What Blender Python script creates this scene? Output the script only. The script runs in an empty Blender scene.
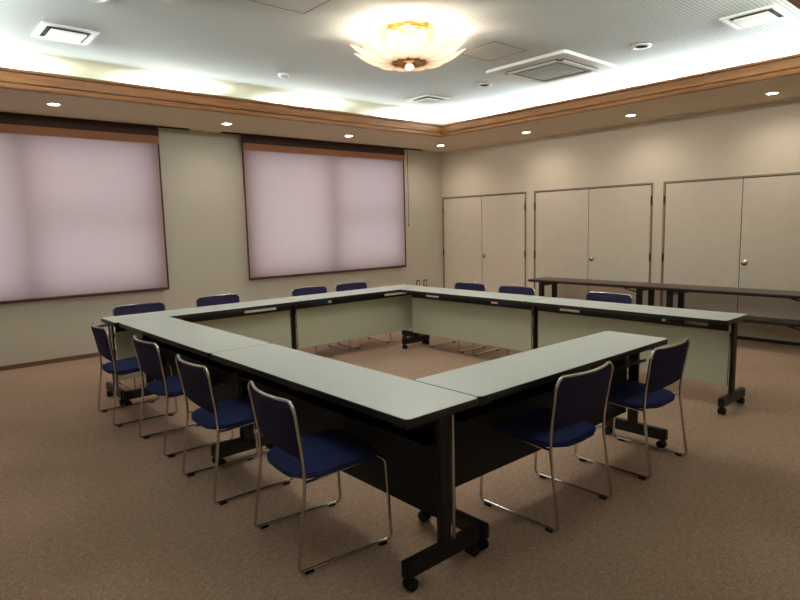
import bpy, bmesh, math, random
from mathutils import Vector, Matrix
random.seed(4)
PI = math.pi
sc = bpy.context.scene
COL = sc.collection

# ------------------------------------------------------------------ materials
def srgb(r, g, b):
    def f(c):
        c /= 255.0
        return c / 12.92 if c <= 0.04045 else ((c + 0.055) / 1.055) ** 2.4
    return (f(r), f(g), f(b), 1.0)

def new_mat(name):
    m = bpy.data.materials.new(name)
    m.use_nodes = True
    nt = m.node_tree
    return m, nt, nt.nodes['Principled BSDF']

def mat(name, col, rough=0.5, metal=0.0, noise=0.0, scale=20.0, bump=0.0, bscale=200.0, stretch=(1, 1, 1), spec=0.5):
    """principled surface with a little noise in the colour and the relief"""
    m, nt, b = new_mat(name)
    b.inputs['Roughness'].default_value = rough
    b.inputs['Metallic'].default_value = metal
    b.inputs['Specular IOR Level'].default_value = spec
    b.inputs['Base Color'].default_value = col
    tc = nt.nodes.new('ShaderNodeTexCoord')
    mp = nt.nodes.new('ShaderNodeMapping')
    mp.inputs['Scale'].default_value = stretch
    nt.links.new(tc.outputs['Object'], mp.inputs['Vector'])
    if noise > 0:
        n = nt.nodes.new('ShaderNodeTexNoise')
        n.inputs['Scale'].default_value = scale
        n.inputs['Detail'].default_value = 4
        nt.links.new(mp.outputs['Vector'], n.inputs['Vector'])
        r = nt.nodes.new('ShaderNodeValToRGB')
        r.color_ramp.elements[0].position = 0.3
        r.color_ramp.elements[1].position = 0.7
        r.color_ramp.elements[0].color = tuple(c * (1 - noise) for c in col[:3]) + (1,)
        r.color_ramp.elements[1].color = tuple(min(1, c * (1 + noise)) for c in col[:3]) + (1,)
        nt.links.new(n.outputs['Fac'], r.inputs['Fac'])
        nt.links.new(r.outputs['Color'], b.inputs['Base Color'])
    if bump > 0:
        n2 = nt.nodes.new('ShaderNodeTexNoise')
        n2.inputs['Scale'].default_value = bscale
        n2.inputs['Detail'].default_value = 3
        nt.links.new(mp.outputs['Vector'], n2.inputs['Vector'])
        bp = nt.nodes.new('ShaderNodeBump')
        bp.inputs['Strength'].default_value = bump
        bp.inputs['Distance'].default_value = 0.004
        nt.links.new(n2.outputs['Fac'], bp.inputs['Height'])
        nt.links.new(bp.outputs['Normal'], b.inputs['Normal'])
    return m

def emit_mat(name, col, strength):
    m, nt, b = new_mat(name)
    b.inputs['Base Color'].default_value = col
    b.inputs['Emission Color'].default_value = col
    b.inputs['Emission Strength'].default_value = strength
    return m

M = {}
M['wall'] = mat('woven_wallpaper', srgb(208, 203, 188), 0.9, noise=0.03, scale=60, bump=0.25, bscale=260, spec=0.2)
M['wall_lit'] = mat('woven_wallpaper_lit', srgb(236, 224, 204), 0.9, noise=0.03, scale=60, bump=0.25, bscale=260, spec=0.2)  # same wallpaper, lightened to carry the stronger light on the door wall
M['soffit'] = mat('soffit_paper', srgb(222, 206, 180), 0.9, noise=0.03, scale=60, bump=0.2, bscale=260, spec=0.2)
M['door'] = mat('door_paint', srgb(234, 223, 204), 0.55, noise=0.02, scale=8, spec=0.35)
M['door_frame'] = mat('door_frame_paint', srgb(150, 138, 118), 0.6, noise=0.03, scale=20)
M['gap'] = mat('shadow_gap', srgb(52, 42, 34), 0.8)
M['hinge'] = mat('dark_hinge', srgb(48, 40, 34), 0.5, 0.5)
M['chrome'] = mat('chrome', (0.62, 0.60, 0.57, 1), 0.22, 1.0, noise=0.03, scale=30)
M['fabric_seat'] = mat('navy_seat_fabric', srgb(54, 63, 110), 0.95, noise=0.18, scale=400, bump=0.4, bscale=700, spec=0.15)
M['fabric_shaded'] = mat('navy_fabric_shaded', srgb(54, 52, 82), 0.95, noise=0.18, scale=400, bump=0.4, bscale=700, spec=0.15)  # same navy fabric, with the shade on the backs put into the colour
M['rubber'] = mat('black_rubber', srgb(18, 17, 17), 0.7)
M['black'] = mat('black_steel', srgb(12, 12, 13), 0.45, noise=0.08, scale=50)
M['edge'] = mat('black_edge_band', srgb(34, 34, 33), 0.4, noise=0.05, scale=50)
M['top'] = mat('pale_laminate', srgb(218, 226, 220), 0.38, noise=0.02, scale=30, spec=0.45)
M['panel'] = mat('grey_green_panel', srgb(186, 188, 164), 0.55, noise=0.02, scale=10)
M['panel_back'] = mat('black_panel', srgb(8, 8, 9), 0.6)
M['dark_wood'] = mat('dark_table_laminate', srgb(70, 56, 50), 0.32, noise=0.15, scale=12, stretch=(1, 0.1, 1))
M['dark_edge'] = mat('dark_table_edge', srgb(24, 19, 18), 0.4)
M['base'] = mat('baseboard_wood', srgb(122, 82, 54), 0.5, noise=0.2, scale=20, stretch=(0.1, 1, 1))
M['wood_x'] = mat('cornice_wood_x', srgb(148, 96, 48), 0.4, noise=0.28, scale=22, stretch=(0.06, 1, 1.6))
M['wood_y'] = mat('cornice_wood_y', srgb(148, 96, 48), 0.4, noise=0.28, scale=22, stretch=(1, 0.06, 1.6))
M['pocket'] = mat('blind_pocket_brown', srgb(62, 46, 38), 0.8)
M['sash'] = mat('bronze_sash', srgb(70, 56, 48), 0.5, 0.3)
M['hem'] = mat('brown_hem', srgb(74, 50, 44), 0.6)
M['shaded_header'] = mat('shaded_brown_header', srgb(66, 48, 40), 0.8)  # head of the blind, its shade put into the colour
M['band'] = mat('unlit_fabric_brown', srgb(172, 118, 88), 0.9, noise=0.05, scale=200)  # fabric with no light behind it, that dimness put into the colour
M['white'] = mat('white_enamel', srgb(232, 232, 226), 0.45, noise=0.01, scale=10)
M['grey_grille'] = mat('grey_grille', srgb(150, 158, 156), 0.5)
M['vent_dark'] = mat('vent_throat', srgb(60, 62, 60), 0.8)
M['hatch'] = mat('hatch_board', srgb(214, 216, 208), 0.8, noise=0.03, scale=60)
M['hatch_edge'] = mat('hatch_edge', srgb(120, 122, 118), 0.6)
M['brass'] = mat('brass', (0.72, 0.44, 0.16, 1), 0.25, 1.0)
M['outlet_plate'] = mat('brown_plate', srgb(84, 66, 54), 0.5)
M['outlet_face'] = mat('outlet_face', srgb(214, 208, 192), 0.5)
M['lamp_glow'] = emit_mat('downlight_glow', (1.0, 0.93, 0.86, 1), 30)
M['bulb'] = emit_mat('bulb_glow', (1.0, 0.86, 0.68, 1), 8)
M['finial'] = emit_mat('finial_glass', (1.0, 0.92, 0.84, 1), 0.9)

def carpet():
    m, nt, b = new_mat('loop_carpet')
    b.inputs['Roughness'].default_value = 1.0
    b.inputs['Specular IOR Level'].default_value = 0.1
    tc = nt.nodes.new('ShaderNodeTexCoord')
    def noise(scale, detail=3):
        n = nt.nodes.new('ShaderNodeTexNoise')
        n.inputs['Scale'].default_value = scale
        n.inputs['Detail'].default_value = detail
        nt.links.new(tc.outputs['Object'], n.inputs['Vector'])
        return n
    fine, mid, wide = noise(150, 2), noise(38, 4), noise(1.1, 3)
    def ramp(src, c0, c1, p0=.3, p1=.7):
        r = nt.nodes.new('ShaderNodeValToRGB')
        r.color_ramp.elements[0].color = c0; r.color_ramp.elements[1].color = c1
        r.color_ramp.elements[0].position = p0; r.color_ramp.elements[1].position = p1
        nt.links.new(src.outputs['Fac'], r.inputs['Fac'])
        return r
    a = ramp(fine, srgb(158, 132, 113), srgb(218, 189, 166))
    c = ramp(mid, (0.84, 0.83, 0.82, 1), (1.1, 1.1, 1.1, 1))
    d = ramp(wide, (0.90, 0.88, 0.86, 1), (1.06, 1.05, 1.04, 1))
    def mul(x, y):
        k = nt.nodes.new('ShaderNodeMixRGB'); k.blend_type = 'MULTIPLY'; k.inputs['Fac'].default_value = 1
        nt.links.new(x.outputs[0], k.inputs[1]); nt.links.new(y.outputs[0], k.inputs[2])
        return k
    e = mul(mul(a, c), d)
    nt.links.new(e.outputs[0], b.inputs['Base Color'])
    bp = nt.nodes.new('ShaderNodeBump')
    bp.inputs['Strength'].default_value = 0.6; bp.inputs['Distance'].default_value = 0.006
    nt.links.new(fine.outputs['Fac'], bp.inputs['Height'])
    nt.links.new(bp.outputs['Normal'], b.inputs['Normal'])
    return m
M['carpet'] = carpet()

def ribbed_ceiling():
    m, nt, b = new_mat('ribbed_ceiling_board')
    b.inputs['Roughness'].default_value = 0.95
    b.inputs['Specular IOR Level'].default_value = 0.1
    tc = nt.nodes.new('ShaderNodeTexCoord')
    w = nt.nodes.new('ShaderNodeTexWave')
    w.wave_type = 'BANDS'; w.bands_direction = 'Y'
    w.inputs['Scale'].default_value = 2 * PI / 20 / 0.030      # one rib every 30 mm
    w.inputs['Distortion'].default_value = 0.0
    nt.links.new(tc.outputs['Object'], w.inputs['Vector'])
    r = nt.nodes.new('ShaderNodeValToRGB')
    r.color_ramp.elements[0].position = 0.12; r.color_ramp.elements[0].color = srgb(194, 201, 199)
    r.color_ramp.elements[1].position = 0.5; r.color_ramp.elements[1].color = srgb(222, 229, 227)
    nt.links.new(w.outputs['Fac'], r.inputs['Fac'])
    nt.links.new(r.outputs['Color'], b.inputs['Base Color'])
    bp = nt.nodes.new('ShaderNodeBump')
    bp.inputs['Strength'].default_value = 0.3; bp.inputs['Distance'].default_value = 0.004
    nt.links.new(w.outputs['Fac'], bp.inputs['Height'])
    nt.links.new(bp.outputs['Normal'], b.inputs['Normal'])
    return m
M['ceiling'] = ribbed_ceiling()

def blind_fabric():
    m, nt, b = new_mat('pink_blind_fabric')
    out = nt.nodes['Material Output']
    tc = nt.nodes.new('ShaderNodeTexCoord')
    n = nt.nodes.new('ShaderNodeTexNoise')
    n.inputs['Scale'].default_value = 220; n.inputs['Detail'].default_value = 2
    nt.links.new(tc.outputs['Object'], n.inputs['Vector'])
    r = nt.nodes.new('ShaderNodeValToRGB')
    r.color_ramp.elements[0].position = .3; r.color_ramp.elements[1].position = .7
    r.color_ramp.elements[0].color = (0.53, 0.405, 0.385, 1); r.color_ramp.elements[1].color = (0.60, 0.455, 0.43, 1)
    nt.links.new(n.outputs['Fac'], r.inputs['Fac'])
    d = nt.nodes.new('ShaderNodeBsdfDiffuse'); d.inputs['Color'].default_value = srgb(150, 92, 66)
    t = nt.nodes.new('ShaderNodeBsdfTranslucent')
    nt.links.new(r.outputs['Color'], t.inputs['Color'])
    mx = nt.nodes.new('ShaderNodeMixShader'); mx.inputs['Fac'].default_value = 0.6
    nt.links.new(d.outputs[0], mx.inputs[1]); nt.links.new(t.outputs[0], mx.inputs[2])
    nt.links.new(mx.outputs[0], out.inputs['Surface'])
    return m
M['blind'] = blind_fabric()

def clear_glass():
    m, nt, b = new_mat('window_glass')
    out = nt.nodes['Material Output']
    t = nt.nodes.new('ShaderNodeBsdfTransparent'); t.inputs['Color'].default_value = (0.93, 0.96, 0.96, 1)
    g = nt.nodes.new('ShaderNodeBsdfGlossy'); g.inputs['Roughness'].default_value = 0.02
    mx = nt.nodes.new('ShaderNodeMixShader'); mx.inputs['Fac'].default_value = 0.06
    nt.links.new(t.outputs[0], mx.inputs[1]); nt.links.new(g.outputs[0], mx.inputs[2])
    nt.links.new(mx.outputs[0], out.inputs['Surface'])
    return m
M['glass'] = clear_glass()

def petal_glass(power, glow, tint):
    m, nt, b = new_mat('frosted_petal_glass')
    out = nt.nodes['Material Output']
    tc = nt.nodes.new('ShaderNodeTexCoord')
    n = nt.nodes.new('ShaderNodeTexNoise'); n.inputs['Scale'].default_value = 40
    nt.links.new(tc.outputs['Object'], n.inputs['Vector'])
    r = nt.nodes.new('ShaderNodeValToRGB')
    r.color_ramp.elements[0].color = (0.80, 0.66, 0.50, 1); r.color_ramp.elements[1].color = tint
    nt.links.new(n.outputs['Fac'], r.inputs['Fac'])
    t = nt.nodes.new('ShaderNodeBsdfTranslucent')
    d = nt.nodes.new('ShaderNodeBsdfPrincipled'); d.inputs['Roughness'].default_value = 0.12
    d.inputs['Base Color'].default_value = (0.85, 0.76, 0.66, 1)
    nt.links.new(r.outputs[0], t.inputs['Color'])
    d.inputs['Emission Color'].default_value = glow
    # emission imitates lamplight in the glass, dimmed at the root and where edge-on
    sx = nt.nodes.new('ShaderNodeSeparateXYZ'); nt.links.new(tc.outputs['Object'], sx.inputs[0])
    lw = nt.nodes.new('ShaderNodeLayerWeight'); lw.inputs['Blend'].default_value = 0.35
    mr = nt.nodes.new('ShaderNodeMapRange'); mr.inputs['From Min'].default_value = 0.09; mr.inputs['From Max'].default_value = 0.26; mr.inputs['To Min'].default_value = 0.12; mr.inputs['To Max'].default_value = power
    nt.links.new(sx.outputs['X'], mr.inputs['Value'])
    mf = nt.nodes.new('ShaderNodeMapRange'); mf.inputs['From Min'].default_value = 0.2; mf.inputs['From Max'].default_value = 0.8; mf.inputs['To Min'].default_value = 1.0; mf.inputs['To Max'].default_value = 0.25
    nt.links.new(lw.outputs['Facing'], mf.inputs['Value'])
    ml = nt.nodes.new('ShaderNodeMath'); ml.operation = 'MULTIPLY'
    nt.links.new(mr.outputs[0], ml.inputs[0]); nt.links.new(mf.outputs[0], ml.inputs[1]); nt.links.new(ml.outputs[0], d.inputs['Emission Strength'])
    mx = nt.nodes.new('ShaderNodeMixShader'); mx.inputs['Fac'].default_value = 0.6
    nt.links.new(d.outputs[0], mx.inputs[1]); nt.links.new(t.outputs[0], mx.inputs[2])
    tr = nt.nodes.new('ShaderNodeBsdfTransparent'); tr.inputs['Color'].default_value = (1, .95, .88, 1)
    m2 = nt.nodes.new('ShaderNodeMixShader'); m2.inputs['Fac'].default_value = 0.15
    nt.links.new(mx.outputs[0], m2.inputs[1]); nt.links.new(tr.outputs[0], m2.inputs[2])
    nt.links.new(m2.outputs[0], out.inputs['Surface'])
    return m
M['petal'] = petal_glass(1.6, (1.0, 0.90, 0.78, 1), (0.95, 0.86, 0.74, 1))
M['dim_amber_petal'] = petal_glass(0.75, (1.0, 0.66, 0.36, 1), (0.85, 0.55, 0.28, 1))  # inner tier: its dimmer amber light put into tint and emission

# ------------------------------------------------------------------ mesh helpers
class MB:
    """collects shapes and links them as one mesh object"""
    def __init__(self): self.bm = bmesh.new()
    def box(self, x0, y0, z0, x1, y1, z1, bev=0.0, seg=2):
        t = bmesh.new()
        bmesh.ops.create_cube(t, size=1)
        for v in t.verts:
            v.co = Vector(((x0 + x1) / 2 + v.co.x * (x1 - x0), (y0 + y1) / 2 + v.co.y * (y1 - y0), (z0 + z1) / 2 + v.co.z * (z1 - z0)))
        if bev: bmesh.ops.bevel(t, geom=t.edges[:], offset=bev, segments=seg, affect='EDGES', clamp_overlap=True)
        return self._add(t)
    def _add(self, t, mx=None):
        if mx is not None: t.transform(mx)
        me = bpy.data.meshes.new('tmp'); t.to_mesh(me); t.free()
        self.bm.from_mesh(me); bpy.data.meshes.remove(me)
        return self
    def prism(self, pts, z0, z1, bev=0.0):
        t = bmesh.new()
        a = [t.verts.new((x, y, z0)) for x, y in pts]; b = [t.verts.new((x, y, z1)) for x, y in pts]
        n = len(pts)
        t.faces.new(a[::-1]); t.faces.new(b)
        for i in range(n): t.faces.new((a[i], a[(i + 1) % n], b[(i + 1) % n], b[i]))
        if bev:
            es = [e for e in t.edges if abs(e.verts[0].co.z - e.verts[1].co.z) < 1e-6]
            bmesh.ops.bevel(t, geom=es, offset=bev, segments=2, affect='EDGES', clamp_overlap=True)
        return self._add(t)
    def lathe(self, prof, n=24, mx=None):
        """prof: (r, z) from bottom to top, around local Z"""
        t = bmesh.new(); rings = []
        for r, z in prof:
            if r < 1e-6: rings.append([t.verts.new((0, 0, z))])
            else: rings.append([t.verts.new((r * math.cos(2 * PI * k / n), r * math.sin(2 * PI * k / n), z)) for k in range(n)])
        for A, B in zip(rings, rings[1:]):
            for k in range(n):
                k2 = (k + 1) % n
                if len(A) == 1 and len(B) == 1: continue
                if len(A) == 1: t.faces.new((A[0], B[k2], B[k]))
                elif len(B) == 1: t.faces.new((A[k], A[k2], B[0]))
                else: t.faces.new((A[k], A[k2], B[k2], B[k]))
        return self._add(t, mx)
    def tube(self, pts, r, n=10, closed=False):
        t = bmesh.new(); P = [Vector(p) for p in pts]; m = len(P); rings = []
        up = None
        for i in range(m):
            if closed: d = P[(i + 1) % m] - P[i - 1]
            else: d = P[min(i + 1, m - 1)] - P[max(i - 1, 0)]
            d.normalize()
            if up is None:
                up = Vector((0, 0, 1)) if abs(d.z) < 0.9 else Vector((1, 0, 0))
            a = (up - d * up.dot(d)).normalized(); up = a
            b = d.cross(a)
            rings.append([t.verts.new(P[i] + (a * math.cos(2 * PI * k / n) + b * math.sin(2 * PI * k / n)) * r) for k in range(n)])
        for i in range(m if closed else m - 1):
            A, B = rings[i], rings[(i + 1) % m]
            for k in range(n): t.faces.new((A[k], A[(k + 1) % n], B[(k + 1) % n], B[k]))
        if not closed: t.faces.new(rings[0][::-1]); t.faces.new(rings[-1])
        return self._add(t)
    def grid(self, f, nu, nv, thick=0.0):
        """surface f(u, v) for u, v in 0..1; thick makes it a solid along its normal"""
        t = bmesh.new()
        V = [[t.verts.new(f(i / nu, j / nv)) for j in range(nv + 1)] for i in range(nu + 1)]
        for i in range(nu):
            for j in range(nv): t.faces.new((V[i][j], V[i + 1][j], V[i + 1][j + 1], V[i][j + 1]))
        t.normal_update()
        if thick: bmesh.ops.solidify(t, geom=t.faces[:], thickness=thick)
        return self._add(t)
    def build(self, name, material, parent=None, smooth=None, at=None):
        bmesh.ops.remove_doubles(self.bm, verts=self.bm.verts, dist=1e-6)
        bmesh.ops.recalc_face_normals(self.bm, faces=self.bm.faces)
        me = bpy.data.meshes.new(name)
        self.bm.to_mesh(me); self.bm.free()
        me.materials.append(material)
        if smooth is not None:
            me.polygons.foreach_set('use_smooth', [True] * len(me.polygons))
            me.set_sharp_from_angle(angle=math.radians(smooth))
        o = bpy.data.objects.new(name, me); COL.objects.link(o)
        if parent is not None: o.parent = parent
        if at is not None: o.location = at
        return o

def fillet(pts, rad, n=5):
    """round the inner corners of a polyline"""
    P = [Vector(p) for p in pts]; out = [P[0]]
    for i in range(1, len(P) - 1):
        a, b, c = P[i - 1], P[i], P[i + 1]
        r = rad[i] if isinstance(rad, (list, tuple)) else rad
        r = min(r, (a - b).length * .49, (c - b).length * .49)
        p, q = b + (a - b).normalized() * r, b + (c - b).normalized() * r
        for k in range(n + 1):
            t = k / n
            out.append(p * (1 - t) ** 2 + b * 2 * t * (1 - t) + q * t * t)
    out.append(P[-1])
    return out

def rrect(hx, hy, r, n=6, cx=0, cy=0):
    out = []
    for sx, sy, a0 in ((1, 1, 0), (-1, 1, 90), (-1, -1, 180), (1, -1, 270)):
        for k in range(n + 1):
            a = math.radians(a0 + 90 * k / n)
            out.append((cx + sx * (hx - r) + r * math.cos(a), cy + sy * (hy - r) + r * math.sin(a)))
    return out

def empty(name, loc=(0, 0, 0), rz=0.0):
    o = bpy.data.objects.new(name, None); COL.objects.link(o)
    o.location = loc; o.rotation_euler = (0, 0, rz); o.empty_display_size = 0.1
    return o

def tag(o, label, cat, group=None):
    o['label'] = label; o['category'] = cat
    if group: o['group'] = group
    return o

def struct(o):
    o['kind'] = 'structure'
    return o

def copy_tree(o, parent=None):
    c = o.copy(); COL.objects.link(c)
    if parent is not None: c.parent = parent
    for ch in list(o.children): copy_tree(ch, c)
    return c

# ------------------------------------------------------------------ room (metres; corner of the two far walls at the origin,
# the window wall is y = 0 and runs along +x, the door wall is x = 0 and runs along +y)
RX, RY = 8.62, 7.72
ZS, ZC = 2.70, 3.00          # soffit and main ceiling
CX0, CY0, CX1, CY1 = 1.37, 1.37, 7.25, 6.33   # the raised ceiling
WT = 0.16

struct(MB().box(-WT, -WT, -0.1, RX + WT, RY + WT, 0.0).build('floor', M['carpet']))
struct(MB().box(-WT, -WT, ZC, RX + WT, RY + WT, ZC + 0.1).build('ceiling', M['ceiling']))
# window wall with two openings
WIN = [(0.97, 3.78, 0.77, 2.52), (4.99, 7.80, 0.74, 2.53)]
w = MB()
xs = [-WT, WIN[0][0], WIN[0][1], WIN[1][0], WIN[1][1], RX + WT]
for i in range(5):
    if i % 2 == 0: w.box(xs[i], -WT, 0, xs[i + 1], 0, ZC)
    else:
        zz = WIN[i // 2][2:]
        w.box(xs[i], -WT, 0, xs[i + 1], 0, zz[0]); w.box(xs[i], -WT, zz[1], xs[i + 1], 0, ZC)
struct(w.build('wall_left', M['wall']))
struct(MB().box(-WT, 0, 0, 0, RY, ZC).build('wall_right', M['wall_lit']))
struct(MB().box(RX, 0, 0, RX + WT, RY, ZC).build('wall_front', M['wall']))
struct(MB().box(-WT, RY, 0, RX + WT, RY + WT, ZC).build('wall_rear', M['wall']))

# soffit ring with a slot over each blind
SL = [(0.465, 4.12), (4.52, 8.16)]
SD = 0.13
s = MB()
s.box(0, SD, ZS, RX, CY0, ZS + 0.02)
s.box(0, 0, ZS, SL[0][0], SD, ZS + 0.02); s.box(SL[0][1], 0, ZS, SL[1][0], SD, ZS + 0.02); s.box(SL[1][1], 0, ZS, RX, SD, ZS + 0.02)
s.box(0, CY0, ZS, CX0, RY, ZS + 0.02)
s.box(CX1, CY0, ZS, RX, RY, ZS + 0.02)
s.box(CX0, CY1, ZS, CX1, RY, ZS + 0.02)
struct(s.build('ceiling_soffit', M['soffit']))
pk = MB()
for x0, x1 in SL:
    pk.box(x0 - .01, 0.001, ZS + .12, x1 + .01, SD + .01, ZS + .13)
    pk.box(x0 - .01, SD, ZS + .001, x1 + .01, SD + .01, ZS + .12)
    pk.box(x0 - .01, 0.001, ZS + .021, x0, SD, ZS + .12); pk.box(x1, 0.001, ZS + .021, x1 + .01, SD, ZS + .12)
    pk.box(x0, 0.0005, ZS - .0, x1, 0.006, ZS + .12)
struct(pk.build('ceiling_blind_pocket', M['pocket']))

# wooden cornice round the raised ceiling: mitred lengths of one profile (d = into the room from the soffit edge, z)
PROF = [(-0.03, 2.690), (0.022, 2.690), (0.026, 2.700), (0.026, 2.722), (0.020, 2.728), (-0.008, 2.730), (-0.008, 2.744),
        (0.012, 2.746), (0.012, 2.820), (-0.006, 2.822), (-0.006, 2.833), (0.020, 2.836), (0.020, 2.854), (0.012, 2.860), (-0.03, 2.860)]
def cornice(name, a, b, nrm, mt):
    """a, b: ends of the soffit edge; nrm: unit normal into the raised area"""
    t = bmesh.new(); A = Vector(a); B = Vector(b); N = Vector(nrm); D = (B - A).normalized(); ra, rb = [], []
    for d, z in PROF:
        ra.append(t.verts.new((*(A + N * d + D * d), z))); rb.append(t.verts.new((*(B + N * d - D * d), z)))
    n = len(PROF)
    for i in range(n): t.faces.new((ra[i], ra[(i + 1) % n], rb[(i + 1) % n], rb[i]))
    t.faces.new(ra); t.faces.new(rb[::-1])
    return struct(MB()._add(t).build(name, mt))
cornice('trim_1', (CX0, CY0), (CX1, CY0), (0, 1), M['wood_x'])
cornice('trim_2', (CX0, CY0), (CX0, CY1), (1, 0), M['wood_y'])
cornice('trim_3', (CX0, CY1), (CX1, CY1), (0, -1), M['wood_x'])
cornice('trim_4', (CX1, CY0), (CX1, CY1), (-1, 0), M['wood_y'])

# baseboard, then a dark strip coloured as the shadow gap under the doors
struct(MB().box(0.002, 0.0005, 0, RX - .002, 0.012, 0.048, .003).build('baseboard_left', M['base']))
struct(MB().box(0.0005, 0.014, 0, 0.014, RY - .002, 0.035, .003).build('shadow_strip_right', M['gap']))

# doors: three flush pairs
for k, (y0, y1) in enumerate(((0.030, 1.822), (1.990, 3.830), (3.986, 5.826))):
    d = struct(empty('door_%d' % (k + 1), (0, 0, 0)))
    zt = 1.905; ym = (y0 + y1) / 2
    f = MB()
    f.box(0.0005, y0 - .014, 0.036, 0.012, y0 + .014, zt + .012, .002); f.box(0.0005, y1 - .014, 0.036, 0.012, y1 + .006, zt + .012, .002)
    f.box(0.0005, y0 + .014, zt - .008, 0.012, y1 - .014, zt + .012, .002)
    struct(f.build('door_frame', M['door_frame'], d))
    g = MB()
    g.box(0.0005, y0 + .014, 0.036, 0.003, y1 - .014, zt - .008)
    struct(g.build('door_gap', M['gap'], d))
    for a, b in ((y0 + .020, ym - .004), (ym + .004, y1 - .020)):
        leaf = MB().box(0.0035, a, 0.040, 0.010, b, zt - .018, .002).build('door_leaf', M['door'], d)
    for yy in (y0 + .008, y1 - .008):
        for zz in (1.685, 0.950):
            MB().box(0.0125, yy - .011, zz - .055, 0.022, yy + .011, zz + .055, .003).build('hinge', M['hinge'], d)
    kx = Matrix.Translation((0.010, ym + .055, 0.912)) @ Matrix.Rotation(PI / 2, 4, 'Y')
    MB().lathe([(0, 0), (.036, 0), (.036, .006), (.018, .010), (.016, .014), (.026, .018), (.028, .026), (.020, .032), (0, .033)], 20, kx).build('knob', M['chrome'], d, 40)

# windows: bronze frames with two sashes each, the nearer sash carrying a middle rail
for k, (x0, x1, z0, z1) in enumerate(WIN):
    wn = struct(empty('window_%d' % (k + 1), (0, 0, 0)))
    xm = (x0 + x1) / 2
    f = MB(); yb, yf = -.15, -.07
    f.box(x0, yb, z0, x0 + .05, yf, z1); f.box(x1 - .05, yb, z0, x1, yf, z1)
    f.box(x0 + .05, yb, z0, x1 - .05, yf, z0 + .05); f.box(x0 + .05, yb, z1 - .05, x1 - .05, yf, z1)
    struct(f.build('window_frame', M['sash'], wn))
    f = MB(); f.box(xm - .055, yb + .01, z0 + .05, xm + .055, yf - .002, z1 - .05)
    struct(f.build('window_mullion', M['sash'], wn))
    f = MB(); f.box(x0 + .05, yb + .02, 1.60, xm - .055, yf - .02, 1.645)
    struct(f.build('window_rail', M['sash'], wn))
    struct(MB().box(x0 + .05, -.125, z0 + .05, xm - .055, -.119, 1.60).box(x0 + .05, -.125, 1.645, xm - .055, -.119, z1 - .05).box(xm + .055, -.125, z0 + .05, x1 - .05, -.119, z1 - .05).build('window_pane', M['glass'], wn))

# roller blinds hanging from the slots
def blind(x0, x1, zb, label):
    b = empty('roller_blind', ((x0 + x1) / 2, 0.065, ZS + .085)); hw = (x1 - x0) / 2; h = ZS + .085 - zb
    MB().tube([(-hw - .02, 0, 0), (hw + .02, 0, 0)], .022, 16).build('roller_tube', M['hem'], b, 40)
    MB().grid(lambda u, v: (-hw + 2 * hw * u, .023 - .02 * math.sin(min(1, v * 6) * PI / 2), -h * v), 8, 24).build('blind_fabric', M['blind'], b)
    MB().box(-hw - .004, -.010, -h - .026, hw + .004, .014, -h + .006, .005).build('hem_bar', M['hem'], b)
    zz = ZS + .085
    MB().box(-hw, .026, 2.585 - zz, hw, .031, -.02, .001).build('shaded_header_band', M['shaded_header'], b)  # two opaque bands added to darken the blind's unlit top
    MB().box(-hw, .0255, 2.492 - zz, hw, .0285, 2.585 - zz).build('unlit_fabric_band', M['band'], b)
    MB().box(-hw - .006, -.001, -h, -hw + .014, .009, -.03).build('side_hem', M['hem'], b)
    MB().box(hw - .014, -.001, -h, hw + .006, .009, -.03).build('side_hem', M['hem'], b)
    return tag(b, label, 'blind', 'roller blinds on the window wall')
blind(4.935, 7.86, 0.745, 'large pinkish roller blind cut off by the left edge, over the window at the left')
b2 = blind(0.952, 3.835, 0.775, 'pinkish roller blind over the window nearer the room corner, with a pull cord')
MB().tube([(-1.53, .0, -.05), (-1.53, .0, -1.33)], .004, 8).lathe([(0, -1.36), (.009, -1.355), (.010, -1.33), (.004, -1.32), (0, -1.319)], 10, Matrix.Translation((-1.53, 0, 0))).build('pull_cord', M['sash'], b2)

# wall outlets low on the window wall by the corner
def outlet(x, label):
    o = empty('wall_outlet', (x, 0, 0.435))
    MB().box(-.042, .0005, -.062, .042, .010, .062, .003).build('plate', M['outlet_plate'], o)
    MB().box(-.022, .010, -.042, .022, .013, .042, .001).build('socket_face', M['outlet_face'], o)
    return tag(o, label, 'outlet', 'outlets by the room corner')
outlet(0.622, 'small framed wall outlet near the corner, the one nearer the blind')
outlet(0.454, 'small framed wall outlet near the corner, the one nearer the doors')

# ------------------------------------------------------------------ ceiling fittings
G = 'recessed downlights lit in the soffit'
def downlight(x, y, label):
    o = empty('recessed_downlight', (x, y, ZS))
    MB().lathe([(.050, -.001), (.068, -.004), (.070, -.001), (.070, -.0003)], 28).build('trim_ring', M['white'], o, 40)
    MB().lathe([(0, -.003), (.045, -.0025), (.049, -.001)], 28).build('lamp_face', M['lamp_glow'], o)
    L = bpy.data.lights.new('downlight_lamp', 'SPOT'); L.energy = 22; L.color = (1, .88, .76); L.spot_size = math.radians(160); L.spot_blend = 1.0; L.shadow_soft_size = .045
    lo = bpy.data.objects.new('downlight_lamp', L); COL.objects.link(lo); lo.location = (0, 0, -.02); lo.parent = o
    return tag(o, label, 'downlight', G)
for x, y, l in ((6.19, .80, 'lit round downlight in the soffit above the leftmost blind'),
                (4.33, .68, 'lit round downlight in the soffit over the wall between the two blinds'),
                (2.52, .68, 'lit round downlight in the soffit above the blind nearer the corner'),
                (.67, .65, 'lit round downlight in the soffit at the room corner'),
                (.60, 2.27, 'lit round downlight in the soffit above the first and second pair of doors'),
                (.60, 3.82, 'lit round downlight in the soffit above the gap before the third pair of doors'),
                (.55, 5.33, 'lit round downlight in the soffit above the third pair of doors, rightmost')):
    downlight(x, y, l)
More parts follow.
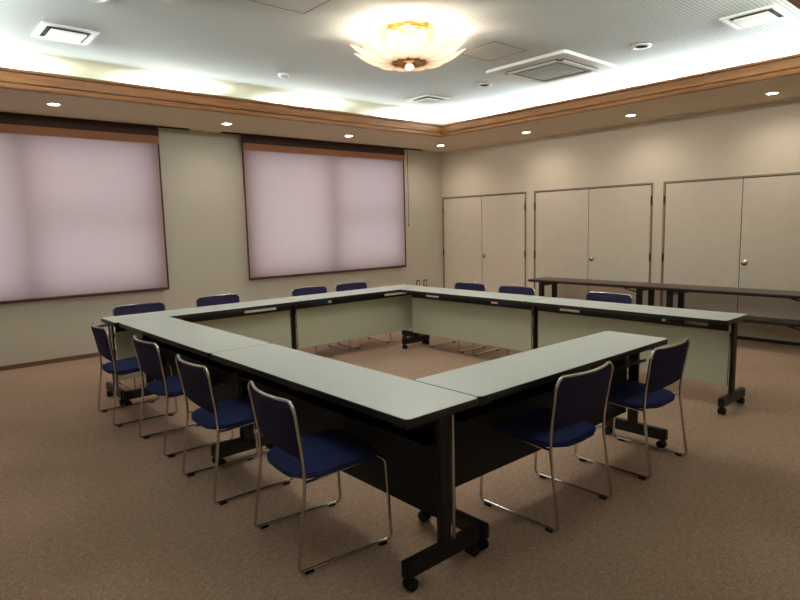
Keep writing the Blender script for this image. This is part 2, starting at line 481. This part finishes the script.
def slot_vent(y, label):
    o = empty('slot_vent', (.10, y, ZS))
    MB().box(-.035, -.18, -.014, -.012, .18, -.0005).box(.012, -.18, -.014, .035, .18, -.0005).box(-.012, -.18, -.014, .012, -.165, -.0005).box(-.012, .165, -.014, .012, .18, -.0005).build('frame', M['white'], o)
    MB().box(-.012, -.165, -.003, .012, .165, -.0005).build('slot', M['grey_grille'], o)
    return tag(o, label, 'air vent', 'slot vents along the door wall')
for y, l in ((1.23, 'narrow white slot vent in the soffit above the first pair of doors'), (2.90, 'narrow white slot vent in the soffit above the second pair of doors'),
             (4.16, 'narrow white slot vent in the soffit above the left leaf of the third doors'), (5.50, 'narrow white slot vent in the soffit at the right edge above the third doors')):
    slot_vent(y, l)

def box_vent(x, y, label):
    o = empty('ceiling_vent', (x, y, ZC))
    f = MB(); a, b = .20, .155
    f.box(-a, -a, -.012, a, -b, -.0005, .003); f.box(-a, b, -.012, a, a, -.0005, .003); f.box(-a, -b, -.012, -b, b, -.0005, .003); f.box(b, -b, -.012, a, b, -.0005, .003)
    f.build('frame', M['white'], o)
    MB().box(-b, -b, -.003, b, b, -.0005).build('throat', M['vent_dark'], o)
    MB().box(-.125, -.125, -.030, .125, .125, -.016, .004).build('face_plate', M['white'], o)
    MB().box(-.01, -.01, -.016, .01, .01, -.003).build('hanger', M['vent_dark'], o)
    return tag(o, label, 'air vent', 'square ceiling vents')
box_vent(6.36, 2.16, 'square white ceiling vent at the upper left, above the left blind')
box_vent(2.27, 2.02, 'square white ceiling vent near the corner of the raised ceiling, below the chandelier')
box_vent(2.28, 5.73, 'square white ceiling vent at the upper right, above the right-hand doors')

def hatch(x, y, label):
    o = empty('access_hatch', (x, y, ZC)); a = .215
    MB().box(-a, -a, -.004, a, a, -.0005).build('hatch_board', M['hatch'], o)
    f = MB(); c = a + .008
    f.box(-c, -c, -.006, c, -a, -.0005); f.box(-c, a, -.006, c, c, -.0005); f.box(-c, -a, -.006, -a, a, -.0005); f.box(a, -a, -.006, c, a, -.0005)
    f.build('hatch_frame', M['hatch_edge'], o)
    return tag(o, label, 'hatch', 'ceiling access hatches')
hatch(5.345, 3.885, 'square access hatch in the ceiling left of the chandelier')
hatch(3.235, 3.86, 'square access hatch in the ceiling between chandelier and air conditioner')

def aircon(x, y, label):
    o = empty('cassette_air_conditioner', (x, y, ZC)); a, b, c = .475, .335, .255
    f = MB()
    f.prism(rrect(a, a, .03), -.03, -.0005, .006)
    f.build('casing', M['white'], o, 30)
    g = MB()
    g.prism(rrect(c, c, .02), -.040, -.0305, .003)
    g.build('grille', M['grey_grille'], o, 30)
    g = MB()
    for k in range(11): yy = -c + .03 + k * (2 * c - .06) / 10; g.box(-c + .02, yy - .004, -.0435, c - .02, yy + .004, -.0405)
    g.build('grille_bars', M['white'], o)
    for q in range(4):
        sl = MB().box(-b + .03, b - .052, -.033, b - .03, b + .022, -.0305).build('outlet_slot', M['vent_dark'], o); sl.rotation_euler.z = q * PI / 2
        lv = MB().grid(lambda u, v: (-b + .04 + u * (2 * b - .08), b - .045 + v * .058, -.036 - .010 * math.sin(v * PI)), 2, 6, .004).build('louver', M['white'], o, 40); lv.rotation_euler.z = q * PI / 2
    return tag(o, label, 'air conditioner', 'ceiling cassette air conditioners')
ac = aircon(2.28, 3.835, 'large square white cassette air conditioner right of the chandelier')
ac2 = copy_tree(ac); ac2.location = (6.46, 3.835, ZC)
ac2['label'] = 'white cassette air conditioner at the top edge, only a corner in view'

def round_fit(x, y, label):
    o = empty('ceiling_speaker', (x, y, ZC))
    MB().lathe([(.052, -.003), (.060, -.012), (.085, -.008), (.088, -.0005)], 28).build('ring', M['white'], o, 40)
    MB().lathe([(0, -.002), (.045, -.0022), (.058, -.004)], 28).build('dark_face', M['vent_dark'], o)
    return tag(o, label, 'ceiling fitting', 'round recessed ceiling fittings')
round_fit(2.29, 2.96, 'small round white-rimmed ceiling fitting left of the air conditioner by the corner')
round_fit(2.27, 4.79, 'small round white-rimmed ceiling fitting with dark centre, right of the air conditioner')
round_fit(6.38, 3.10, 'small round ceiling fitting at the top edge above the left vent')
sd = empty('smoke_detector', (4.35, 2.06, ZC))
MB().lathe([(0, -.045), (.028, -.043), (.036, -.030), (.052, -.026), (.056, -.012), (.056, -.0005)], 28).build('housing', M['white'], sd, 40)
MB().lathe([(.0365, -.034), (.040, -.034), (.040, -.026), (.0365, -.026)], 28).build('sensor_ring', M['grey_grille'], sd, 40)
tag(sd, 'small round white smoke detector on the ceiling left of the chandelier', 'smoke detector')

# chandelier: a lotus bowl of glass petals under a brass plate
CHX, CHY = 4.275, 3.870
ch = empty('flower_chandelier', (CHX, CHY, ZC))
tag(ch, 'lit flower-shaped chandelier with pale glass petals and brass fittings', 'chandelier')
MB().lathe([(0, -.055), (.10, -.055), (.155, -.045), (.19, -.028), (.20, -.012), (.20, -.0005)], 40).build('ceiling_plate', M['brass'], ch, 40)
MB().lathe([(.185, -.060), (.195, -.064), (.205, -.058), (.203, -.050), (.190, -.050), (.185, -.060)], 40).build('brass_ring', M['brass'], ch, 60)
MB().tube([(0, 0, -.055), (0, 0, -.235)], .014, 12).build('stem', M['brass'], ch, 40)
MB().lathe([(0, -.268), (.03, -.266), (.055, -.252), (.085, -.238), (.092, -.228), (.05, -.222), (0, -.220)], 28).build('hub', M['brass'], ch, 50)
MB().lathe([(0, -.324), (.018, -.321), (.032, -.310), (.037, -.296), (.032, -.281), (.018, -.270), (0, -.268)], 24).build('finial_ball', M['finial'], ch, 80)
def petal(r0, z0, r1, z1, sag, wid, n, off, mt='petal', part='petal'):
    def f(u, v):
        s_ = 2 * v - 1
        r = r0 + (r1 - r0) * u; z = z0 + (z1 - z0) * (u ** 1.6) - sag * math.sin(PI * u)
        wd = wid * (math.sin(PI * min(1, (0.10 + 0.90 * u) ** 0.9)) ** 0.75)
        if u > .999: wd = 0.0004
        return (r - .15 * wd * (s_ * s_), wd * s_, z + .35 * wd * s_ * s_)
    p0 = MB().grid(f, 14, 6, .004).build(part, M[mt], ch, 60)
    p0.rotation_euler.z = off
    for k in range(1, n):
        p = p0.copy(); COL.objects.link(p); p.rotation_euler.z = off + 2 * PI * k / n
petal(.07, -.240, .475, -.135, .055, .096, 12, .0)
petal(.06, -.232, .40, -.085, .045, .090, 12, PI / 12, 'dim_amber_petal')
petal(.045, -.252, .20, -.222, .030, .030, 12, PI / 12, 'brass', 'calyx_leaf')
petal(.05, -.226, .27, -.060, .030, .075, 8, .1)
for k in range(6):
    a = 2 * PI * k / 6 + .2
    bmx = Matrix.Translation((.15 * math.cos(a), .15 * math.sin(a), -.115))
    MB().lathe([(0, -.055), (.018, -.050), (.026, -.035), (.024, -.015), (.013, 0), (.013, .055), (0, .056)], 16, bmx).build('bulb', M['bulb'], ch, 60)
for k in range(3):
    a = 2 * PI * k / 3 + .7
    L = bpy.data.lights.new('chandelier_lamp', 'POINT'); L.energy = 22; L.color = (1, .84, .68); L.shadow_soft_size = .05
    lo = bpy.data.objects.new('chandelier_lamp', L); COL.objects.link(lo); lo.location = (CHX + .20 * math.cos(a), CHY + .20 * math.sin(a), ZC - .165)

L = bpy.data.lights.new('chandelier_fill', 'SPOT'); L.energy = 62; L.color = (1, .97, .92); L.spot_size = math.radians(172); L.spot_blend = .35; L.shadow_soft_size = .40  # added spot below the fitting, spreads the bowl's glow over the room
lo = bpy.data.objects.new('chandelier_fill', L); COL.objects.link(lo); lo.location = (CHX, CHY, ZC - .50)
# ------------------------------------------------------------------ meeting tables
K = 0.992
TL, TW, TZ = 1.787 * K, 0.424 * K, 0.706
CAMX, CAMY = 7.66399, 7.55436
def make_table():
    """length along x, user side -y, modesty panel towards +y"""
    t = empty('folding_table'); hx, hy = TL / 2, TW / 2
    top = MB().prism(rrect(hx - .003, hy - .003, .022), TZ - .016, TZ, .0015).build('tabletop', M['top'], t, 30)
    MB().prism(rrect(hx, hy, .025), TZ - .032, TZ - .0165, .004).build('edge_band', M['edge'], top, 30)
    # rim of the edge band that shows round the laminate
    rim = bmesh.new(); O = rrect(hx, hy, .025); I = rrect(hx - .003, hy - .003, .022)
    vo = [[rim.verts.new((x, y, z)) for x, y in O] for z in (TZ - .0168, TZ - .002)]; vi = [[rim.verts.new((x, y, z)) for x, y in I] for z in (TZ - .0168, TZ - .001)]
    n = len(O)
    for i in range(n):
        j = (i + 1) % n
        rim.faces.new((vo[0][i], vo[0][j], vo[1][j], vo[1][i])); rim.faces.new((vo[1][i], vo[1][j], vi[1][j], vi[1][i]))
    MB()._add(rim).build('edge_rim', M['edge'], top, 30)
    # under frame: a rail on top of the panel with open slots above it, and a low shelf
    fr = MB()
    fr.box(-hx + .045, .044, 00.606, hx - .045, .066, 00.626)
    for x0, x1 in ((-hx + .045, -.70), (-.34, .40), (.62, hx - .045)): fr.box(x0, .044, 00.626, x1, .066, 00.673)
    for x0, x1 in ((-hx + .045, -.76), (-.05, .05), (.76, hx - .045)): fr.box(x0, -.17, 00.646, x1, .044, 00.673)
    fr.build('under_frame', M['black'], t)
    sh = MB()
    sh.box(-hx + .045, -.085, .550, hx - .045, .038, .556)
    sh.box(-hx + .045, -.089, .550, hx - .045, -.084, .566)
    sh.build('shelf', M['panel_back'], t)
    pn = MB().box(-hx + .037, .050, .186, hx - .037, .060, 00.606, .002).build('modesty_panel', M['panel'], t)
    bk = MB().box(-hx + .037, .040, .186, hx - .037, .0495, 00.606, .002).build('panel_back', M['panel_back'], pn)
    bk['label'] = 'black rear face of the modesty panel'
    for sx in (-1, 1):
        x = sx * (hx - .0225)
        lg = MB().box(x - .013, -.030, .126, x + .013, .034, 00.673, .004).build('leg', M['black'], t)
        if sx > 0:
            tb = MB().tube([(x + .010, .050, .128), (x + .010, .050, 00.666)], .0075, 10).build('chrome_tube', M['chrome'], lg, 40)
            tb['label'] = 'thin chrome tube beside the leg'
            lv = MB().tube(fillet([(x - .03, -.13, 00.661), (x + .085, -.12, 00.644), (x + .085, -.06, 00.644), (x - .03, -.05, 00.656)], .02), .006, 8).build('release_lever', M['black'], lg, 40)
        ft = MB()
        ft.box(x - .021, -hy - .014, .056, x + .021, hy - .004, .128, .006)
        foot = ft.build('foot', M['black'], t)
        for sy in (-1, 1):
            y = -hy + .018 if sy < 0 else hy - .036
            c = MB()
            for q in (-.014, .014):
                c.lathe([(0, -.010), (.022, -.010), (.026, -.006), (.026, .006), (.022, .010), (0, .010)], 20, Matrix.Translation((x + q, y, .0262)) @ Matrix.Rotation(PI / 2, 4, 'Y'))
            c.box(x - .005, y - .016, .026, x + .005, y + .016, .050, .003)
            c.tube([(x, y, .045), (x, y, .0575)], .008, 8)
            c.build('caster', M['rubber'], foot, 40)
    return t
tg = 'pale-topped wheeled folding tables set in a square'
t0 = make_table()
HL = 1.787 / 2
spots = [
 (6.220 - HL, 2.109, 0.0, 'pale-topped black-edged folding table under the left blind, at the far left of the square'),
 (2.640 + HL, 2.109, 0.0, 'pale-topped folding table below the blind nearer the corner, in the window row'),
 (2.867, 2.325 + HL, -PI / 2, 'pale-topped folding table in the door row, nearest the room corner'),
 (2.867, 4.117 + HL, -PI / 2, 'pale-topped folding table in the door row, its right end standing free near the third doors'),
 (5.984, 2.325 + HL, PI / 2, 'pale-topped folding table in the left row, touching the window row'),
 (5.984, 4.115 + HL, PI / 2, 'nearest pale-topped folding table, its corner and wheeled foot foremost in view'),
 (5.768 - HL, 5.684, PI, 'pale-topped folding table at the right front with two blue chairs at it'),
]
drop = []
for i, (x, y, rz, l) in enumerate(spots):
    t = t0 if i == 0 else copy_tree(t0)
    t.location = (CAMX + (x - CAMX) * K, CAMY + (y - CAMY) * K, 0); t.rotation_euler.z = rz
    tag(t, l, 'table', tg)
    for lg in [c for c in t.children if c.name.startswith('leg')]:      # tube and lever only where the photo shows them
        for c in list(lg.children):
            if (c.name.startswith('chrome_tube') and i not in (0, 5)) or (c.name.startswith('release_lever') and i not in (0, 6)): drop.append(c)
for c in drop: bpy.data.objects.remove(c)

# ------------------------------------------------------------------ chairs
def make_chair():
    """faces +y; origin on the floor at the centre of the sled base"""
    c = empty('stacking_chair'); W = .234; r = .0075; T = .740
    half = [(.150, .205, .398), (W, .213, .396), (W + .002, .234, .0145), (W + .006, -.238, .0145), (W - .002, -.182, .42), (W + .010, -.228, T)]
    right = fillet(half, [0, .03, .03, .03, .10, 0], 6)
    hw = W + .010; R = .050
    arc = []
    for k in range(1, 7):
        a = PI / 2 * k / 6
        arc.append(Vector((hw - R + R * math.cos(a), -.225 - .004 * math.sin(a), T - R + R * math.sin(a))))
    right = [p for p in right[:-1]] + [Vector((hw, -.222, T - R))] + arc
    topn = 9; mid = []
    for k in range(1, topn):
        x = (hw - R) * (1 - 2 * k / topn)
        mid.append(Vector((x, -.229 - .036 * (1 - (x / (hw - R)) ** 2), T)))
    left = [Vector((-p.x, p.y, p.z)) for p in right[::-1]]
    MB().tube(right + mid + left, r, 10).build('frame', M['chrome'], c, 50)
    # rods beneath the seat
    rails = MB()
    for s in (-1, 1):
        rails.tube(fillet([(s * .150, .205, .398), (s * .185, .17, .398), (s * .205, -.13, .381), (s * (W - .003), -.182, .392)], .03), .0070, 8)
    rails.tube([(-.150, .205, .398), (.150, .205, .398)], .0070, 8)
    rails.build('seat_rail', M['chrome'], c, 50)
    # seat pad, rounded behind
    out = []
    for k in range(7):
        a = PI / 2 * k / 6; out.append((.215 - .05 + .05 * math.cos(a), .205 - .05 + .05 * math.sin(a)))
    out += [(-x, y) for x, y in out[::-1]]
    for k in range(0, 17):
        a = PI + PI * k / 16
        out.append((.212 * math.copysign(abs(math.cos(a)) ** .62, math.cos(a)), -.085 - .128 * abs(math.sin(a)) ** .8))
    st = MB().prism(out, .4055, .429, .009)
    for v in st.bm.verts: v.co.z += (v.co.y - .2) * .055
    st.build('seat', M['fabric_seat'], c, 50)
    # back pad, curved across
    Z0, Z1 = .482, T - .003
    def f(u, v):
        s = 2 * u - 1
        z = Z0 + (Z1 - Z0) * v
        e = 0.0
        dz = Z1 - z
        if dz < R: e = R - math.sqrt(max(0, R * R - (R - dz) ** 2))
        db = z - Z0
        if db < .03: e = max(e, .03 - math.sqrt(max(0, .0009 - (.03 - db) ** 2)))
        k = (z - .44) / (T - .44)
        h = (W - .002) * (1 - k) + hw * k - e - .002
        yb = -.182 + (-.228 + .182) * k
        return (h * s, yb - .036 * k ** .7 * (1 - s * s) - .006 * 0, z)
    g = bmesh.new(); NU, NV = 14, 16
    fr, bk = [], []
    for i in range(NU + 1):
        a, b = [], []
        for j in range(NV + 1):
            u = i / NU; v = (1 - math.cos(PI * j / NV)) / 2
            x, y, z = f(u, v)
            th = .012 * min(1, 6 * min(u, 1 - u) + .25) * min(1, 8 * min(v, 1 - v) + .25)
            a.append(g.verts.new((x, y + th, z))); b.append(g.verts.new((x, y - th * .8, z)))
        fr.append(a); bk.append(b)
    for i in range(NU):
        for j in range(NV):
            g.faces.new((fr[i][j], fr[i + 1][j], fr[i + 1][j + 1], fr[i][j + 1])); g.faces.new((bk[i][j], bk[i][j + 1], bk[i + 1][j + 1], bk[i + 1][j]))
    for i in range(NU):
        for j in (0, NV): g.faces.new((fr[i][j], fr[i + 1][j], bk[i + 1][j], bk[i][j]))
    for j in range(NV):
        for i in (0, NU): g.faces.new((fr[i][j], fr[i][j + 1], bk[i][j + 1], bk[i][j]))
    MB()._add(g).build('backrest', M['fabric_shaded'], c, 60)
    for s in (-1, 1):
        for y in (-.190, .180):
            MB().box(s * (W + .006) - .011, y - .020, 0.0005, s * (W + .006) + .011, y + .020, .016, .003).build('glide', M['rubber'], c)
    return c
c0 = make_chair()
cg = 'blue stacking chairs round the tables'
chairs = [
 # left row, seen from behind
 (6.202, 2.673, PI / 2 - .047, 'blue chair with chrome sled legs, farthest left of the left row, by the blind'),
 (6.160, 3.556, PI / 2 - .01, 'blue chrome-legged chair, second from the far end of the left row'),
 (6.203, 4.425, PI / 2 - .05, 'blue chrome-legged chair in the left row, next to the nearest chair'),
 (6.206, 5.295, PI / 2 - .108, 'nearest blue chair with whole chrome sled frame in view, at the front left'),
 # right front table
 (5.175, 5.818, PI + .005, 'blue chair at the right front table, nearer the foremost table corner'),
 (4.325, 5.836, PI + .02, 'blue chair at the free right end of the right front table'),
 # window row
 (5.77, 1.765, 0, 'blue chair behind the window row, below the left blind'),
 (4.93, 1.690, 0, 'blue chair behind the window row, against the wall between the blinds'),
 (3.83, 1.780, 0, 'blue chair behind the window row, left one of the two below the corner blind'),
 (3.205, 1.770, 0, 'blue chair behind the window row, right one of the two below the corner blind'),
 # door row
 (2.600, 2.785, -PI / 2, 'blue chair behind the door row before the first doors, nearest the corner'),
 (2.610, 3.480, -PI / 2, 'blue chair behind the door row, left of the dark table ends'),
 (2.590, 4.570, -PI / 2, 'blue chair behind the door row, in front of the dark side tables'),
]
for i, (x, y, rz, l) in enumerate(chairs):
    c = c0 if i == 0 else copy_tree(c0)
    c.location = (x, y, 0); c.rotation_euler.z = rz
    tag(c, l, 'chair', cg)

# ------------------------------------------------------------------ dark folding tables by the doors
def dark_table(y0, z, x0, x1, label, length=1.79):
    t = empty('dark_side_table', ((x0 + x1) / 2, y0 + length / 2, 0)); hy, hx = length / 2, (x1 - x0) / 2
    top = MB().box(-hx + .002, -hy + .002, z - .012, hx - .002, hy - .002, z, .002).build('tabletop', M['dark_wood'], t)
    MB().box(-hx, -hy, z - .034, hx, hy, z - .0125, .004).build('edge_band', M['dark_edge'], top)
    lw = .030
    for sy in (-1, 1):
        yy = sy * (hy - .19)
        for sx in (-1, 1):
            xx = sx * (hx - .075)
            MB().box(xx - lw, yy - lw, 0, xx + lw, yy + lw, z - .034, .004).build('leg', M['dark_edge'], t)
        MB().box(-hx + .075 + lw, yy - .015, z - .075, hx - .075 - lw, yy + .015, z - .045, .003).build('crossbar', M['dark_edge'], t)
        b = MB()
        for sx in (-1, 1):
            b.tube([(sx * (hx - .075), yy - sy * .02, z - .085), (sx * (hx - .075), yy - sy * .20, z - .045)], .009, 8)
        b.box(-hx + .06, yy - sy * .20 - .012, z - .05, hx - .06, yy - sy * .20 + .012, z - .034)
        b.build('brace', M['dark_edge'], t)
    return tag(t, label, 'table')
dark_table(2.262, 0.622, .075, .545, 'dark brown side table standing before the middle pair of doors', 1.85)
dark_table(4.115, 0.622, .075, .545, 'taller dark brown side table running to the right edge before the third doors', 1.87)
dark_table(4.160, 0.315, .160, .460, 'low dark table standing under the taller dark one at the right edge', 1.78)

# ------------------------------------------------------------------ light
def area(name, loc, sx, sy, energy, col, rot=(0, 0, 0), spread=PI):
    L = bpy.data.lights.new(name, 'AREA'); L.shape = 'RECTANGLE'; L.size = sx; L.size_y = sy; L.energy = energy; L.color = col; L.spread = spread
    o = bpy.data.objects.new(name, L); COL.objects.link(o); o.location = loc; o.rotation_euler = rot
    return o
UP = (PI, 0, 0)
CC = (0.94, 1.0, 0.86); CD = (0.88, 0.98, 1.0)
for x in (1.75, 3.43, 5.09, 6.72): area('cove_tube', (x, .96, 2.945), .56, .03, 230, CC, UP)
for y in (1.79, 3.11, 4.43, 5.75): area('cove_tube', (.96, y, 2.945), .03, .95, 330, CD, UP)
for y in (1.79, 3.11, 4.43, 5.75): area('cove_tube', (CX1 + .42, y, 2.93), .035, 1.2, 330, CD, UP)
for x in (1.90, 3.43, 5.09, 6.72): area('cove_tube', (x, CY1 + .42, 2.93), 1.18, .035, 330, CC, UP)

# added unseen strips behind the cove lip, filling the raised ceiling with light
TI = math.radians(94.5)
CE = (0.93, 1.0, 1.0)
area('cove_fill', ((CX0 + CX1) / 2, CY0 - .10, 2.872), 5.4, .02, 13.5, CE, (TI, 0, 0), math.radians(64))
area('cove_fill', ((CX0 + CX1) / 2, CY1 + .10, 2.872), 5.4, .02, 13.5, CE, (TI, 0, PI), math.radians(64))
area('cove_fill', (CX0 - .10, (CY0 + CY1) / 2, 2.872), 4.6, .02, 14.5, CE, (TI, 0, -PI / 2), math.radians(64))
area('cove_fill', (CX1 + .10, (CY0 + CY1) / 2, 2.872), 4.6, .02, 14.5, CE, (TI, 0, PI / 2), math.radians(64))

wd = bpy.data.worlds.new('overcast_day'); sc.world = wd; wd.use_nodes = True
bg = wd.node_tree.nodes['Background']
bg.inputs['Color'].default_value = (0.86, 0.92, 1.0, 1); bg.inputs['Strength'].default_value = 2.2

# ------------------------------------------------------------------ camera
cam = bpy.data.cameras.new('camera'); co = bpy.data.objects.new('camera', cam); COL.objects.link(co)
cam.sensor_width = 36; cam.lens = 597.53 / 800 * 36; cam.clip_start = .02
f = Vector((-0.6539387671, -0.7464765824, -0.1230317064)); r = Vector((-0.7499968140, 0.6610008760, -0.0241375420)); u = Vector((-0.0993421756, -0.0764889034, 0.9921091564))
mx = Matrix.Identity(4)
for i in range(3): mx[i][0] = r[i]; mx[i][1] = u[i]; mx[i][2] = -f[i]
mx.translation = Vector((7.66399, 7.55436, 1.43855))
co.matrix_world = mx
sc.camera = co
sc.view_settings.view_transform = 'Standard'
sc.view_settings.exposure = 0.0
